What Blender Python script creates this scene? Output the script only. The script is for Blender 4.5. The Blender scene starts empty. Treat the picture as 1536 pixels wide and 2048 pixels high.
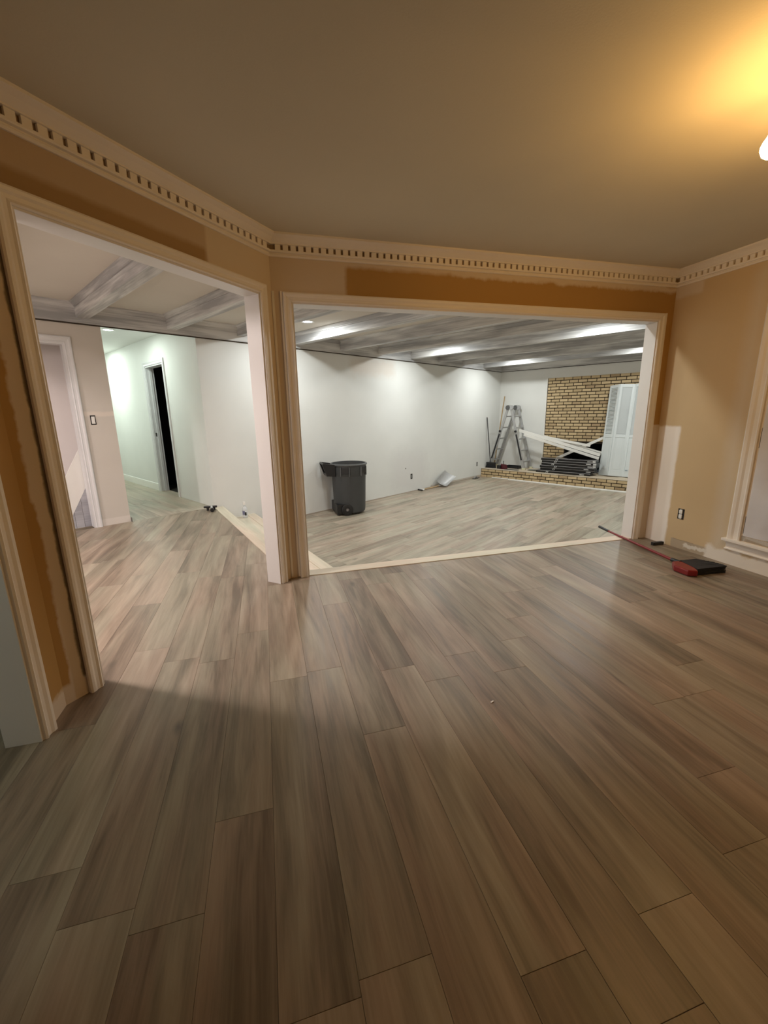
import bpy, bmesh, math, random
from math import sin, cos, pi, radians, hypot
from mathutils import Vector, Matrix
random.seed(7)
SC = bpy.context.scene
COL = SC.collection

# ------------------------------------------------------------------ camera
F_PX, PITCH, ROLL, CAM_H = 841.95, 0.2313871, 0.0168101, 1.255
_f = Vector((0, cos(PITCH), -sin(PITCH))); _r0 = Vector((1, 0, 0)); _d0 = _f.cross(_r0)
_R = _r0 * cos(ROLL) + _d0 * sin(ROLL); _D = _d0 * cos(ROLL) - _r0 * sin(ROLL)
cam = bpy.data.objects.new('camera', bpy.data.cameras.new('camera')); COL.objects.link(cam)
cam.matrix_world = Matrix(((_R.x, -_D.x, -_f.x, 0), (_R.y, -_D.y, -_f.y, 0), (_R.z, -_D.z, -_f.z, CAM_H), (0, 0, 0, 1)))
cam.data.sensor_fit = 'HORIZONTAL'; cam.data.sensor_width = 36.0; cam.data.lens = F_PX / 1536 * 36.0
cam.data.clip_start = 0.02
SC.camera = cam

# ------------------------------------------------------------------ world, exposure
w = bpy.data.worlds.new('night'); SC.world = w; w.use_nodes = True
w.node_tree.nodes['Background'].inputs[0].default_value = (0.10, 0.12, 0.16, 1)
w.node_tree.nodes['Background'].inputs[1].default_value = 0.15
SC.view_settings.view_transform = 'Standard'; SC.view_settings.look = 'None'
SC.view_settings.gamma = 1.0; SC.view_settings.use_curve_mapping = False
SC.view_settings.exposure = 0.0
SC.cycles.use_denoising = True
SC.cycles.max_bounces = 10; SC.cycles.diffuse_bounces = 6
SC.cycles.sample_clamp_indirect = 6.0

# ------------------------------------------------------------------ plan (metres, camera above the origin)
TA, TB, TF = radians(25.5733), radians(74.6067), radians(43.7235)
TC = TB + pi / 2; TD = TB - pi / 2; TG = TF + pi / 2
def dr(t): return Vector((sin(t), cos(t)))
AB = Vector((-0.7374, 3.1139)); CC = Vector((2.6008, 4.0330)); DA = Vector((-1.4399, 1.6460))
LEN_A, LEN_B = 1.6273, 3.4625
H1 = Vector((-3.125, 5.044)); UF = dr(TF); NF = dr(TG)
def W(u, v, z=0.0):
    p = H1 + UF * u + NF * v
    return (p.x, p.y, z)
ZC, ZC2, ZB, ZLOW, ZMID, ZHEARTH = 2.40, 2.45, 2.24, -0.413, -0.207, -0.200

# light in the rooms
COOL = (0.965, 1.0, 0.975); PINK = (1.0, 0.87, 0.84); WARM = (1.0, 0.56, 0.175); GREEN = (0.88, 1.0, 0.91)
DOWNLIGHTS = [(2.20, 0.875, COOL, 26), (4.94, 0.93, COOL, 26), (7.72, 0.93, COOL, 26),
              (2.16, 3.60, COOL, 21), (4.94, 3.60, COOL, 26), (7.72, 3.60, COOL, 26)]
E_FOYER, E_HALL, E_SIDE, E_BULB = 42, 13, 12, 160

# ------------------------------------------------------------------ materials
MATS = {}
def newmat(name):
    m = bpy.data.materials.new(name); m.use_nodes = True
    return m, m.node_tree, m.node_tree.nodes['Principled BSDF']
def N(t, typ, **kw):
    n = t.nodes.new(typ)
    for k, v in kw.items(): setattr(n, k, v)
    return n
def setin(n, **kw):
    for k, v in kw.items():
        n.inputs[k.replace('_', ' ')].default_value = v
def rgb(r, g, b): return (r, g, b, 1.0)
def plain(name, col, rough=0.5, metal=0.0, bump=0.0, bscale=60.0, var=0.0, vscale=3.0, spec=0.5, emit=None, es=0.0, alpha=1.0):
    if name in MATS: return MATS[name]
    m, t, p = newmat(name)
    p.inputs['Roughness'].default_value = rough; p.inputs['Metallic'].default_value = metal
    p.inputs['Specular IOR Level'].default_value = spec
    if alpha < 1: p.inputs['Alpha'].default_value = alpha
    tc = N(t, 'ShaderNodeTexCoord')
    nz = N(t, 'ShaderNodeTexNoise'); setin(nz, Scale=vscale, Detail=4.0); t.links.new(tc.outputs['Object'], nz.inputs['Vector'])
    mx = N(t, 'ShaderNodeMix', data_type='RGBA')
    mx.inputs[6].default_value = rgb(*[c * (1 - var) for c in col]); mx.inputs[7].default_value = rgb(*[min(1, c * (1 + var)) for c in col])
    t.links.new(nz.outputs[0], mx.inputs[0]); t.links.new(mx.outputs[2], p.inputs['Base Color'])
    if bump > 0:
        n2 = N(t, 'ShaderNodeTexNoise'); setin(n2, Scale=bscale, Detail=3.0); t.links.new(tc.outputs['Object'], n2.inputs['Vector'])
        b = N(t, 'ShaderNodeBump'); setin(b, Strength=bump, Distance=0.002); t.links.new(n2.outputs[0], b.inputs['Height'])
        t.links.new(b.outputs[0], p.inputs['Normal'])
    if emit:
        p.inputs['Emission Color'].default_value = rgb(*emit); p.inputs['Emission Strength'].default_value = es
    MATS[name] = m
    return m

def math_(t, op, a, b=None, c=None, clamp=False):
    n = N(t, 'ShaderNodeMath', operation=op); n.use_clamp = clamp
    for i, x in enumerate((a, b, c)):
        if x is None: continue
        if isinstance(x, (int, float)): n.inputs[i].default_value = x
        else: t.links.new(x, n.inputs[i])
    return n.outputs[0]

def painted(name, base, patches, rough=0.75, bump=0.15, streak=0.0):
    """wall paint: a base colour with brushed or skimmed patches; a patch is (x0, x1, z0, z1, colour, softness, raggedness) in wall coordinates"""
    m, t, p = newmat(name)
    p.inputs['Roughness'].default_value = rough; p.inputs['Specular IOR Level'].default_value = 0.3
    tc = N(t, 'ShaderNodeTexCoord'); sp = N(t, 'ShaderNodeSeparateXYZ'); t.links.new(tc.outputs['Object'], sp.inputs[0])
    nz = N(t, 'ShaderNodeTexNoise'); setin(nz, Scale=9.0, Detail=6.0, Roughness=0.6); t.links.new(tc.outputs['Object'], nz.inputs['Vector'])
    n0 = math_(t, 'SUBTRACT', nz.outputs[0], 0.5)
    big = N(t, 'ShaderNodeTexNoise'); setin(big, Scale=1.7, Detail=5.0); t.links.new(tc.outputs['Object'], big.inputs['Vector'])
    mx = N(t, 'ShaderNodeMix', data_type='RGBA'); mx.inputs[6].default_value = rgb(*[c * .93 for c in base]); mx.inputs[7].default_value = rgb(*[min(1, c * 1.06) for c in base])
    t.links.new(big.outputs[0], mx.inputs[0]); cur = mx.outputs[2]
    for (x0, x1, z0, z1, col, soft, rag) in patches:
        off = math_(t, 'MULTIPLY', n0, rag)
        X = math_(t, 'ADD', sp.outputs[0], off); Z = math_(t, 'ADD', sp.outputs[2], off)
        def edge(v, lo, hi):
            a = math_(t, 'DIVIDE', math_(t, 'SUBTRACT', v, lo), soft, clamp=True)
            b = math_(t, 'DIVIDE', math_(t, 'SUBTRACT', hi, v), soft, clamp=True)
            return math_(t, 'MULTIPLY', a, b)
        k = math_(t, 'MULTIPLY', edge(X, x0, x1), edge(Z, z0, z1))
        mm = N(t, 'ShaderNodeMix', data_type='RGBA'); t.links.new(k, mm.inputs[0]); t.links.new(cur, mm.inputs[6])
        mm.inputs[7].default_value = rgb(*col); cur = mm.outputs[2]
    t.links.new(cur, p.inputs['Base Color'])
    n2 = N(t, 'ShaderNodeTexNoise'); setin(n2, Scale=120.0, Detail=2.0); t.links.new(tc.outputs['Object'], n2.inputs['Vector'])
    b = N(t, 'ShaderNodeBump'); setin(b, Strength=bump, Distance=0.002); t.links.new(n2.outputs[0], b.inputs['Height'])
    t.links.new(b.outputs[0], p.inputs['Normal'])
    return m

def wood_plank(name, cols, knots=True, rough=0.42):
    """plank: long grain streaks along local X, shifted and toned per object"""
    m, t, p = newmat(name)
    p.inputs['Specular IOR Level'].default_value = 0.45
    tc = N(t, 'ShaderNodeTexCoord'); oi = N(t, 'ShaderNodeObjectInfo')
    cx = N(t, 'ShaderNodeCombineXYZ')
    for i, k in enumerate((37.0, 91.0, 53.0)): t.links.new(math_(t, 'MULTIPLY', oi.outputs['Random'], k), cx.inputs[i])
    va = N(t, 'ShaderNodeVectorMath', operation='ADD'); t.links.new(tc.outputs['Object'], va.inputs[0]); t.links.new(cx.outputs[0], va.inputs[1])
    def noise(sx, sy, detail, rg=0.55, dist=0.0):
        mp = N(t, 'ShaderNodeMapping'); mp.inputs['Scale'].default_value = (sx, sy, 1.0); t.links.new(va.outputs[0], mp.inputs['Vector'])
        nz = N(t, 'ShaderNodeTexNoise'); setin(nz, Scale=1.0, Detail=detail, Roughness=rg, Distortion=dist); t.links.new(mp.outputs[0], nz.inputs['Vector'])
        return nz.outputs[0]
    broad = noise(.9, 6.5, 3.0, .5, 1.0); mid = noise(1.7, 24.0, 5.0, .6, 1.0); fine = noise(6.0, 120.0, 4.0, .6, .3)
    g = math_(t, 'ADD', math_(t, 'MULTIPLY', broad, 0.50), math_(t, 'ADD', math_(t, 'MULTIPLY', mid, 0.38), math_(t, 'MULTIPLY', fine, 0.13)))
    g = math_(t, 'ADD', g, math_(t, 'MULTIPLY', math_(t, 'SUBTRACT', oi.outputs['Random'], 0.5), 0.13))
    rp = N(t, 'ShaderNodeValToRGB'); cr = rp.color_ramp; cr.elements[0].position = 0.36; cr.elements[1].position = 0.68
    cr.elements[0].color = rgb(*cols[0]); cr.elements[1].color = rgb(*cols[2])
    e = cr.elements.new(0.50); e.color = rgb(*cols[1]); t.links.new(g, rp.inputs[0])
    cur = rp.outputs[0]
    hue = N(t, 'ShaderNodeMix', data_type='RGBA', blend_type='MULTIPLY'); hue.inputs[0].default_value = 1.0
    hm = N(t, 'ShaderNodeMix', data_type='RGBA'); hm.inputs[6].default_value = (1.03, .985, .955, 1); hm.inputs[7].default_value = (.95, 1.01, .97, 1)
    hr = N(t, 'ShaderNodeMapRange'); hr.inputs[1].default_value = .4; hr.inputs[2].default_value = .6
    t.links.new(noise(.8, 5.0, 2.0), hr.inputs[0]); t.links.new(hr.outputs[0], hm.inputs[0])
    t.links.new(cur, hue.inputs[6]); t.links.new(hm.outputs[2], hue.inputs[7]); cur = hue.outputs[2]
    if knots:
        mp = N(t, 'ShaderNodeMapping'); mp.inputs['Scale'].default_value = (1.0, 2.2, 1.0); t.links.new(va.outputs[0], mp.inputs['Vector'])
        vo = N(t, 'ShaderNodeTexVoronoi'); setin(vo, Scale=1.5, Randomness=1.0); t.links.new(mp.outputs[0], vo.inputs['Vector'])
        kk = math_(t, 'SUBTRACT', 1.0, math_(t, 'DIVIDE', vo.outputs['Distance'], 0.085), clamp=True)
        mm = N(t, 'ShaderNodeMix', data_type='RGBA'); t.links.new(math_(t, 'MULTIPLY', kk, 0.75), mm.inputs[0]); t.links.new(cur, mm.inputs[6])
        mm.inputs[7].default_value = rgb(*[c * .45 for c in cols[0]]); cur = mm.outputs[2]
    t.links.new(cur, p.inputs['Base Color'])
    t.links.new(math_(t, 'ADD', math_(t, 'MULTIPLY', mid, 0.25), rough - 0.12), p.inputs['Roughness'])
    b = N(t, 'ShaderNodeBump'); setin(b, Strength=0.12, Distance=0.001); t.links.new(g, b.inputs['Height']); t.links.new(b.outputs[0], p.inputs['Normal'])
    return m

def primed(name, light=(.62, .62, .61), dark=(.30, .30, .31)):
    """grey old paint half covered with brushed white primer, streaked along X"""
    m, t, p = newmat(name); p.inputs['Roughness'].default_value = 0.6
    tc = N(t, 'ShaderNodeTexCoord'); oi = N(t, 'ShaderNodeObjectInfo')
    va = N(t, 'ShaderNodeVectorMath', operation='ADD'); t.links.new(tc.outputs['Object'], va.inputs[0])
    t.links.new(math_(t, 'MULTIPLY', oi.outputs['Random'], 31.0), va.inputs[1])
    def noise(s, detail, dist=0.0):
        mp = N(t, 'ShaderNodeMapping'); mp.inputs['Scale'].default_value = s; t.links.new(va.outputs[0], mp.inputs['Vector'])
        nz = N(t, 'ShaderNodeTexNoise'); setin(nz, Scale=1.0, Detail=detail, Distortion=dist); t.links.new(mp.outputs[0], nz.inputs['Vector'])
        return nz.outputs[0]
    g = math_(t, 'ADD', math_(t, 'MULTIPLY', noise((.9, 7, 7), 3.0, .3), .7), math_(t, 'MULTIPLY', noise((2.5, 60, 60), 4.0), .3))
    rp = N(t, 'ShaderNodeValToRGB'); rp.color_ramp.elements[0].position = .42; rp.color_ramp.elements[1].position = .60
    rp.color_ramp.elements[0].color = rgb(*dark); rp.color_ramp.elements[1].color = rgb(*light); t.links.new(g, rp.inputs[0])
    t.links.new(rp.outputs[0], p.inputs['Base Color'])
    return m

def stone_mat(name, a, b_, c):
    m, t, p = newmat(name); p.inputs['Roughness'].default_value = 0.85
    tc = N(t, 'ShaderNodeTexCoord'); oi = N(t, 'ShaderNodeObjectInfo')
    nz = N(t, 'ShaderNodeTexNoise'); setin(nz, Scale=40.0, Detail=4.0); t.links.new(tc.outputs['Object'], nz.inputs['Vector'])
    k = math_(t, 'ADD', math_(t, 'MULTIPLY', oi.outputs['Random'], .8), math_(t, 'MULTIPLY', nz.outputs[0], .35))
    rp = N(t, 'ShaderNodeValToRGB'); rp.color_ramp.elements[0].position = .15; rp.color_ramp.elements[1].position = 1.0
    rp.color_ramp.elements[0].color = rgb(*a); rp.color_ramp.elements[1].color = rgb(*c); e = rp.color_ramp.elements.new(.35); e.color = rgb(*b_)
    t.links.new(k, rp.inputs[0]); t.links.new(rp.outputs[0], p.inputs['Base Color'])
    bp = N(t, 'ShaderNodeBump'); setin(bp, Strength=.4, Distance=.003); t.links.new(nz.outputs[0], bp.inputs['Height']); t.links.new(bp.outputs[0], p.inputs['Normal'])
    return m

GOLD = (.44, .26, .085); TAN = (.60, .455, .27); CREAM = (.66, .56, .44); WHITE = (.72, .70, .67); PRIMER = (.60, .50, .385)
M_CEIL = painted('ceiling_paint', (.60, .555, .44), [], rough=.9)
M_CEIL2 = painted('ceiling_white', (.66, .62, .56), [], rough=.9)
M_TRIM = plain('trim_cream', (.84, .79, .72), .45, var=.05, vscale=4, bump=.05)
M_JAMB = plain('jamb_white', (.76, .74, .72), .4, var=.02)
M_CASWHITE = plain('casing_white', (.70, .70, .71), .4, var=.06, vscale=8)
M_SHADOWGAP = plain('dark_gap', (.045, .032, .02), .9)
M_PRIMED = primed('primed_grey', (.70, .70, .69), (.36, .36, .365))
M_WHITEWALL = painted('white_wall', (.74, .745, .72), [], rough=.6)
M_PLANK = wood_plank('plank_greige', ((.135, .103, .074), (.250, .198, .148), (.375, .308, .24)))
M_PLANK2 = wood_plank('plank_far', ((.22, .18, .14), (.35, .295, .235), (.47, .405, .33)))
M_NOSE = wood_plank('maple_nosing', ((.54, .46, .37), (.64, .56, .46), (.71, .63, .53)), knots=False, rough=.5)
M_SUB = plain('subfloor_dark', (.13, .10, .075), .9)
M_BRICK = stone_mat('yellow_brick', (.36, .25, .14), (.50, .375, .21), (.62, .475, .28))
M_MORTAR = plain('dark_mortar', (.030, .019, .010), .95, bump=.5, bscale=90, var=.3, vscale=20)
M_BLACK = plain('black_plastic', (.012, .012, .013), .4)
M_SOOT = plain('firebox_soot', (.006, .006, .006), .95)
M_ALU = plain('aluminium', (.40, .40, .40), .45, metal=.35, var=.1, vscale=12)
M_GREYPL = plain('charcoal_plastic', (.045, .048, .050), .48, var=.12, vscale=5, bump=.15, bscale=200)
M_WHITEPL = plain('white_plastic', (.78, .77, .74), .35)
M_WOODH = plain('wood_handle', (.42, .29, .15), .5, var=.2, vscale=9)
M_SHUTTER = plain('shutter_paint', (.66, .70, .70), .45, var=.03)
M_SHUTTER2 = plain('shutter_panel_paint', (.50, .53, .53), .5, var=.05)
M_BOARD = plain('white_board', (.80, .79, .75), .4, var=.03)
M_RED = plain('red_plastic', (.20, .012, .014), .35, var=.1)
M_CHROME = plain('satin_metal', (.6, .6, .6), .3, metal=1.0)

# ------------------------------------------------------------------ mesh helpers
class MB:
    def __init__(s): s.v = []; s.f = []
    def add(s, vs, fs):
        o = len(s.v); s.v += [tuple(x) for x in vs]; s.f += [tuple(i + o for i in f) for f in fs]; return s
    def box(s, x0, x1, y0, y1, z0, z1):
        return s.add([(x0, y0, z0), (x1, y0, z0), (x1, y1, z0), (x0, y1, z0), (x0, y0, z1), (x1, y0, z1), (x1, y1, z1), (x0, y1, z1)],
                     [(0, 3, 2, 1), (4, 5, 6, 7), (0, 1, 5, 4), (1, 2, 6, 5), (2, 3, 7, 6), (3, 0, 4, 7)])
    def obox(s, c, ax, ay, az):   # box from centre and three half-axis vectors
        c, ax, ay, az = map(Vector, (c, ax, ay, az)); vs = []
        for k in (-1, 1):
            for i, j in ((-1, -1), (1, -1), (1, 1), (-1, 1)): vs.append(c + ax * i + ay * j + az * k)
        return s.add(vs, [(0, 3, 2, 1), (4, 5, 6, 7), (0, 1, 5, 4), (1, 2, 6, 5), (2, 3, 7, 6), (3, 0, 4, 7)])
    def bar(s, p, q, wd, th, up=(0, 0, 1)):   # rectangular bar from p to q; wd sideways, th along up
        p, q = Vector(p), Vector(q); d = (q - p); L = d.length; d.normalize(); sd = d.cross(Vector(up)); sd.normalize(); u = sd.cross(d)
        return s.obox((p + q) / 2, d * (L / 2), sd * (wd / 2), u * (th / 2))
    def prism(s, poly, z0, z1):
        n = len(poly); vs = [(x, y, z0) for x, y in poly] + [(x, y, z1) for x, y in poly]
        fs = [tuple(reversed(range(n))), tuple(range(n, 2 * n))] + [(i, (i + 1) % n, n + (i + 1) % n, n + i) for i in range(n)]
        return s.add(vs, fs)
    def prism_xz(s, poly, y0, y1):
        n = len(poly); vs = [(x, y0, z) for x, z in poly] + [(x, y1, z) for x, z in poly]
        fs = [tuple(range(n)), tuple(reversed(range(n, 2 * n)))] + [((i + 1) % n, i, n + i, n + (i + 1) % n) for i in range(n)]
        return s.add(vs, fs)
    def cyl(s, p, q, r0, r1=None, n=12):
        r1 = r0 if r1 is None else r1; p, q = Vector(p), Vector(q); d = (q - p).normalized()
        a = d.orthogonal().normalized(); b = d.cross(a); vs = []
        for c, r in ((p, r0), (q, r1)):
            for i in range(n): t = 2 * pi * i / n; vs.append(c + a * (r * cos(t)) + b * (r * sin(t)))
        return s.add(vs, [tuple(reversed(range(n))), tuple(range(n, 2 * n))] + [(i, (i + 1) % n, n + (i + 1) % n, n + i) for i in range(n)])
    def tube(s, pts, r, n=8):
        pts = [Vector(p) for p in pts]; rings = []; vs = []; a = None
        for i, p in enumerate(pts):
            d = (pts[min(i + 1, len(pts) - 1)] - pts[max(i - 1, 0)]).normalized()
            a = (d.orthogonal() if a is None else a - d * a.dot(d)).normalized(); b = d.cross(a)
            for k in range(n): t = 2 * pi * k / n; vs.append(p + a * (r * cos(t)) + b * (r * sin(t)))
        m = len(pts); fs = [tuple(reversed(range(n))), tuple(range((m - 1) * n, m * n))]
        for i in range(m - 1):
            for k in range(n): fs.append((i * n + k, i * n + (k + 1) % n, (i + 1) * n + (k + 1) % n, (i + 1) * n + k))
        return s.add(vs, fs)
    def lathe(s, prof, n=24, c=(0, 0), a0=0.0, a1=2 * pi):
        full = abs(a1 - a0 - 2 * pi) < 1e-6; k = n if full else n + 1; vs = []
        for r, z in prof:
            for i in range(k): t = a0 + (a1 - a0) * i / n; vs.append((c[0] + r * cos(t), c[1] + r * sin(t), z))
        fs = []
        for j in range(len(prof) - 1):
            for i in range(n): i2 = (i + 1) % k; fs.append((j * k + i, j * k + i2, (j + 1) * k + i2, (j + 1) * k + i))
        return s.add(vs, fs)
    def sweep(s, prof, path, lift=None):   # prof: closed list (a, b); path: list of (origin, vecA, vecB)
        n = len(prof); vs = []
        for o, A, B in path:
            o, A, B = Vector(o), Vector(A), Vector(B)
            for a, b in prof: vs.append(o + A * a + B * b)
        m = len(path); fs = [tuple(range(n)), tuple(reversed(range((m - 1) * n, m * n)))]
        for i in range(m - 1):
            for k in range(n): fs.append((i * n + (k + 1) % n, i * n + k, (i + 1) * n + k, (i + 1) * n + (k + 1) % n))
        return s.add(vs, fs)
    def mesh(s, name, mat, smooth=False, bevel=0.0):
        me = bpy.data.meshes.new(name); me.from_pydata(s.v, [], s.f)
        bm = bmesh.new(); bm.from_mesh(me)
        bmesh.ops.recalc_face_normals(bm, faces=bm.faces)
        if bevel > 0:
            ed = [e for e in bm.edges if len(e.link_faces) == 2 and e.calc_face_angle(0) > 0.5]
            bmesh.ops.bevel(bm, geom=ed, offset=bevel, segments=2, profile=.6, affect='EDGES', clamp_overlap=True)
        bm.to_mesh(me); bm.free(); me.materials.append(mat)
        if smooth: me.shade_smooth(); me.set_sharp_from_angle(angle=radians(38))
        return me
    def build(s, name, mat, parent=None, loc=None, rotz=None, smooth=False, bevel=0.0, **props):
        return put(name, s.mesh(name, mat, smooth, bevel), parent, loc, rotz, **props)
def put(name, me, parent=None, loc=None, rotz=None, **props):
    o = bpy.data.objects.new(name, me); COL.objects.link(o)
    if parent: o.parent = parent
    if loc is not None: o.location = loc
    if rotz is not None: o.rotation_euler = (0, 0, rotz)
    for k, v in props.items(): o[k] = v
    return o
def RZ(t): return pi / 2 - t      # local X along compass direction t; local Y points away from the room for the walls
def thing(name, label, cat, loc, rotz=0.0, group=None):
    o = put(name, None, None, loc, rotz, label=label, category=cat)
    if group: o['group'] = group
    return o
def base(name, loc, th):
    return put(name, None, None, loc, RZ(th), kind='structure')
def clip(subj, rect):
    out = list(subj); n = len(rect)
    for i in range(n):
        a, b = rect[i], rect[(i + 1) % n]; inp = out; out = []
        if not inp: return []
        def side(p): return (b[0] - a[0]) * (p[1] - a[1]) - (b[1] - a[1]) * (p[0] - a[0])
        for j in range(len(inp)):
            p, q = inp[j], inp[(j + 1) % len(inp)]; sp_, sq = side(p), side(q)
            if sp_ >= 0: out.append(p)
            if (sp_ >= 0) != (sq >= 0):
                k = sp_ / (sp_ - sq); out.append((p[0] + (q[0] - p[0]) * k, p[1] + (q[1] - p[1]) * k))
    return out
def area(p): return abs(sum(p[i][0] * p[(i + 1) % len(p)][1] - p[(i + 1) % len(p)][0] * p[i][1] for i in range(len(p)))) / 2

# ------------------------------------------------------------------ floors: every plank its own piece
def plank_floor(name, poly, z, th, origin, mat, pw=0.178, pl=1.22, seed=1, off0=0.0, sd=None):
    rnd = random.Random(seed)
    root = put(name, None, None, (origin[0], origin[1], z), RZ(th), kind='structure')
    d = dr(th); n = Vector((-d.y, d.x))
    loc = [((Vector(p) - Vector(origin)).dot(d), (Vector(p) - Vector(origin)).dot(n)) for p in poly]
    sub = MB().prism(loc, -0.05, -0.0032).build('subfloor', M_SUB, root)
    x0 = min(p[0] for p in loc); x1 = max(p[0] for p in loc); y0 = min(p[1] for p in loc); y1 = max(p[1] for p in loc)
    G = 0.0003
    full = MB(); a, b = pl / 2 - G, pw / 2 - G; c = .0007
    vs = [(-a, -b, -.004), (a, -b, -.004), (a, b, -.004), (-a, b, -.004), (-a, -b, -c), (a, -b, -c), (a, b, -c), (-a, b, -c),
          (-a + c, -b + c, 0), (a - c, -b + c, 0), (a - c, b - c, 0), (-a + c, b - c, 0)]
    full.add(vs, [(8, 9, 10, 11), (0, 1, 5, 4), (1, 2, 6, 5), (2, 3, 7, 6), (3, 0, 4, 7), (4, 5, 9, 8), (5, 6, 10, 9), (6, 7, 11, 10), (7, 4, 8, 11)])
    fm = full.mesh('plank', mat)
    i = math.floor((y0 - off0) / pw); count = 0
    while off0 + i * pw < y1:
        yc = off0 + i * pw + pw / 2; sh = rnd.random() if not sd or i not in sd else sd[i] / pl
        k = math.floor((x0 - sh * pl) / pl)
        while sh * pl + k * pl < x1:
            xc = sh * pl + k * pl + pl / 2
            r = [(xc - a, yc - b), (xc + a, yc - b), (xc + a, yc + b), (xc - a, yc + b)]
            q = clip(loc, r); A = area(q) if len(q) > 2 else 0
            if A > 4 * a * b * .9995: put('plank', fm, root, (xc, yc, 0)); count += 1
            elif A > .002:
                qq = []
                for px_, py_ in q:
                    if not qq or hypot(qq[-1][0] - px_ + xc, qq[-1][1] - py_ + yc) > 1e-4: qq.append((px_ - xc, py_ - yc))
                if hypot(qq[0][0] - qq[-1][0], qq[0][1] - qq[-1][1]) < 1e-4: qq.pop()
                if len(qq) > 2: MB().prism(qq, -.004, 0).build('plank', mat, root, (xc, yc, 0)); count += 1
            k += 1
        i += 1
    return root

C_END = CC + dr(TC) * 6.6; D_END = DA - dr(TD) * 4.4
LEFT_F = Vector(W(-3.6, 0)[:2])
H2U = 1.054
S1 = Vector(W(H2U, 0)[:2])
upper = [tuple(C_END), tuple(CC + dr(TC) * 0.0), tuple(AB), tuple(S1), tuple(W(0, 0)[:2]), tuple(LEFT_F), tuple(W(-3.6, 5.6)[:2]), tuple(D_END)]
upper = list(reversed(upper))
# make counter-clockwise
def ccw(p):
    s = sum(p[i][0] * p[(i + 1) % len(p)][1] - p[(i + 1) % len(p)][0] * p[i][1] for i in range(len(p)))
    return p if s > 0 else list(reversed(p))
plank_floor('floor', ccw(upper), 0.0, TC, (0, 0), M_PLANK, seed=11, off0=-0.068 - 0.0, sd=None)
back_off = Vector((-dr(TB).y, dr(TB).x))
B_in = AB + back_off * 0.10
lower = [tuple(W(0.9, -.0)[:2]), tuple(W(8.3, 0)[:2]), tuple(W(8.3, 5.3)[:2]), tuple(W(4.0, 5.3)[:2]), tuple(CC + back_off * .10), tuple(B_in), ]
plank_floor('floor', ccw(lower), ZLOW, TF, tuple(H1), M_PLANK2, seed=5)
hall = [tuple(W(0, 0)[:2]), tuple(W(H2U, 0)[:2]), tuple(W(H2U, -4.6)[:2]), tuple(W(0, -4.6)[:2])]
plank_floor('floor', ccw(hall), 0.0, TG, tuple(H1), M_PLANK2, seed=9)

# ------------------------------------------------------------------ ceilings
c1 = MB().prism(ccw([tuple(C_END), tuple(CC), tuple(AB), tuple(DA), tuple(D_END)]), ZC, ZC + .04)
c1.build('ceiling', M_CEIL, kind='structure')
ceil2 = put('ceiling', None, None, W(0, 0, 0), RZ(TF), kind='structure')
def loc_uv(p): q = Vector(p) - H1; return (q.dot(UF), -q.dot(NF))
AWO = Vector((-dr(TA).y, dr(TA).x)) * .02; DWO = Vector((-dr(TD).y, dr(TD).x)) * .02
poly2 = [(-3.6, 0), (-3.6, -5.6), loc_uv(D_END + DWO), loc_uv(DA + DWO), loc_uv(AB + back_off * .02 ), loc_uv(CC + back_off * .02), (4.0, -5.3), (9.1, -5.3), (9.1, 0)]
MB().prism(ccw(poly2), ZC2, ZC2 + .04).build('ceiling_board', M_CEIL2, ceil2)
MB().box(-.06, H2U + .06, 0.0, 4.7, 2.44, 2.48).build('ceiling', M_WHITEWALL, None, W(0, 0, 0), RZ(TF), kind='structure')
# coffer beams run from the long white wall towards the near rooms
beam_u = [-.22 + .926 * k for k in range(-3, 10)]
def vlimit(u):   # how far each beam may run before it meets the walls of the near room
    if u < .25:
        t = (u - (-1.291)) / (.255 + 1.291); return (3.566 + (3.059 - 3.566) * t) - .16 if u > -1.291 else 3.7
    if u < 3.227: return 3.059 + (4.837 - 3.059) * (u - .255) / (3.227 - .255) - .18
    return 5.2
for u in beam_u:
    v1 = min(vlimit(u), vlimit(u + .12)) - .02
    bm_ = MB().box(0.03, v1, -.056, .056, 2.320 if 1.5 < u < 1.8 else 2.296, ZC2).build('beam', M_PRIMED, ceil2, (u + .056, 0, 0), -pi / 2)
    for s_ in (-1, 1):
        pr = [(0, 0), (.045, 0), (.045, -.012), (.030, -.020), (.014, -.042), (.014, -.052), (0, -.052)]
        MB().sweep(pr, [((x_, s_ * .056, ZC2), (0, s_, 0), (0, 0, 1)) for x_ in (.07, v1)]).build('crown_strip', M_PRIMED, bm_)
# ledger board around the coffers, with a dark strip painted for the shadow gap beneath
def ledger(org, th, L, name='trim_9'):
    r = base(name, org, th)
    MB().box(0, L, -.030, 0, ZB + .008, ZC2).build('fascia_board', M_PRIMED, r)
    MB().sweep([(0, 0), (.042, 0), (.042, -.014), (.026, -.022), (.012, -.052), (.012, -.062), (0, -.062)],
               [((x_, -.030, ZC2), (0, -1, 0), (0, 0, 1)) for x_ in (0, L)]).build('crown_strip', M_PRIMED, r)
    MB().box(0, L, -.018, 0, ZB - .004, ZB + .010).build('shadow_gap', M_SHADOWGAP, r)
    return r
ledger(W(-3.6, 0), TF, 3.6 + 9.07, 'trim_1')
r_ = ledger(W(9.07, 0.03), TG, 5.2, 'trim_2')

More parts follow.
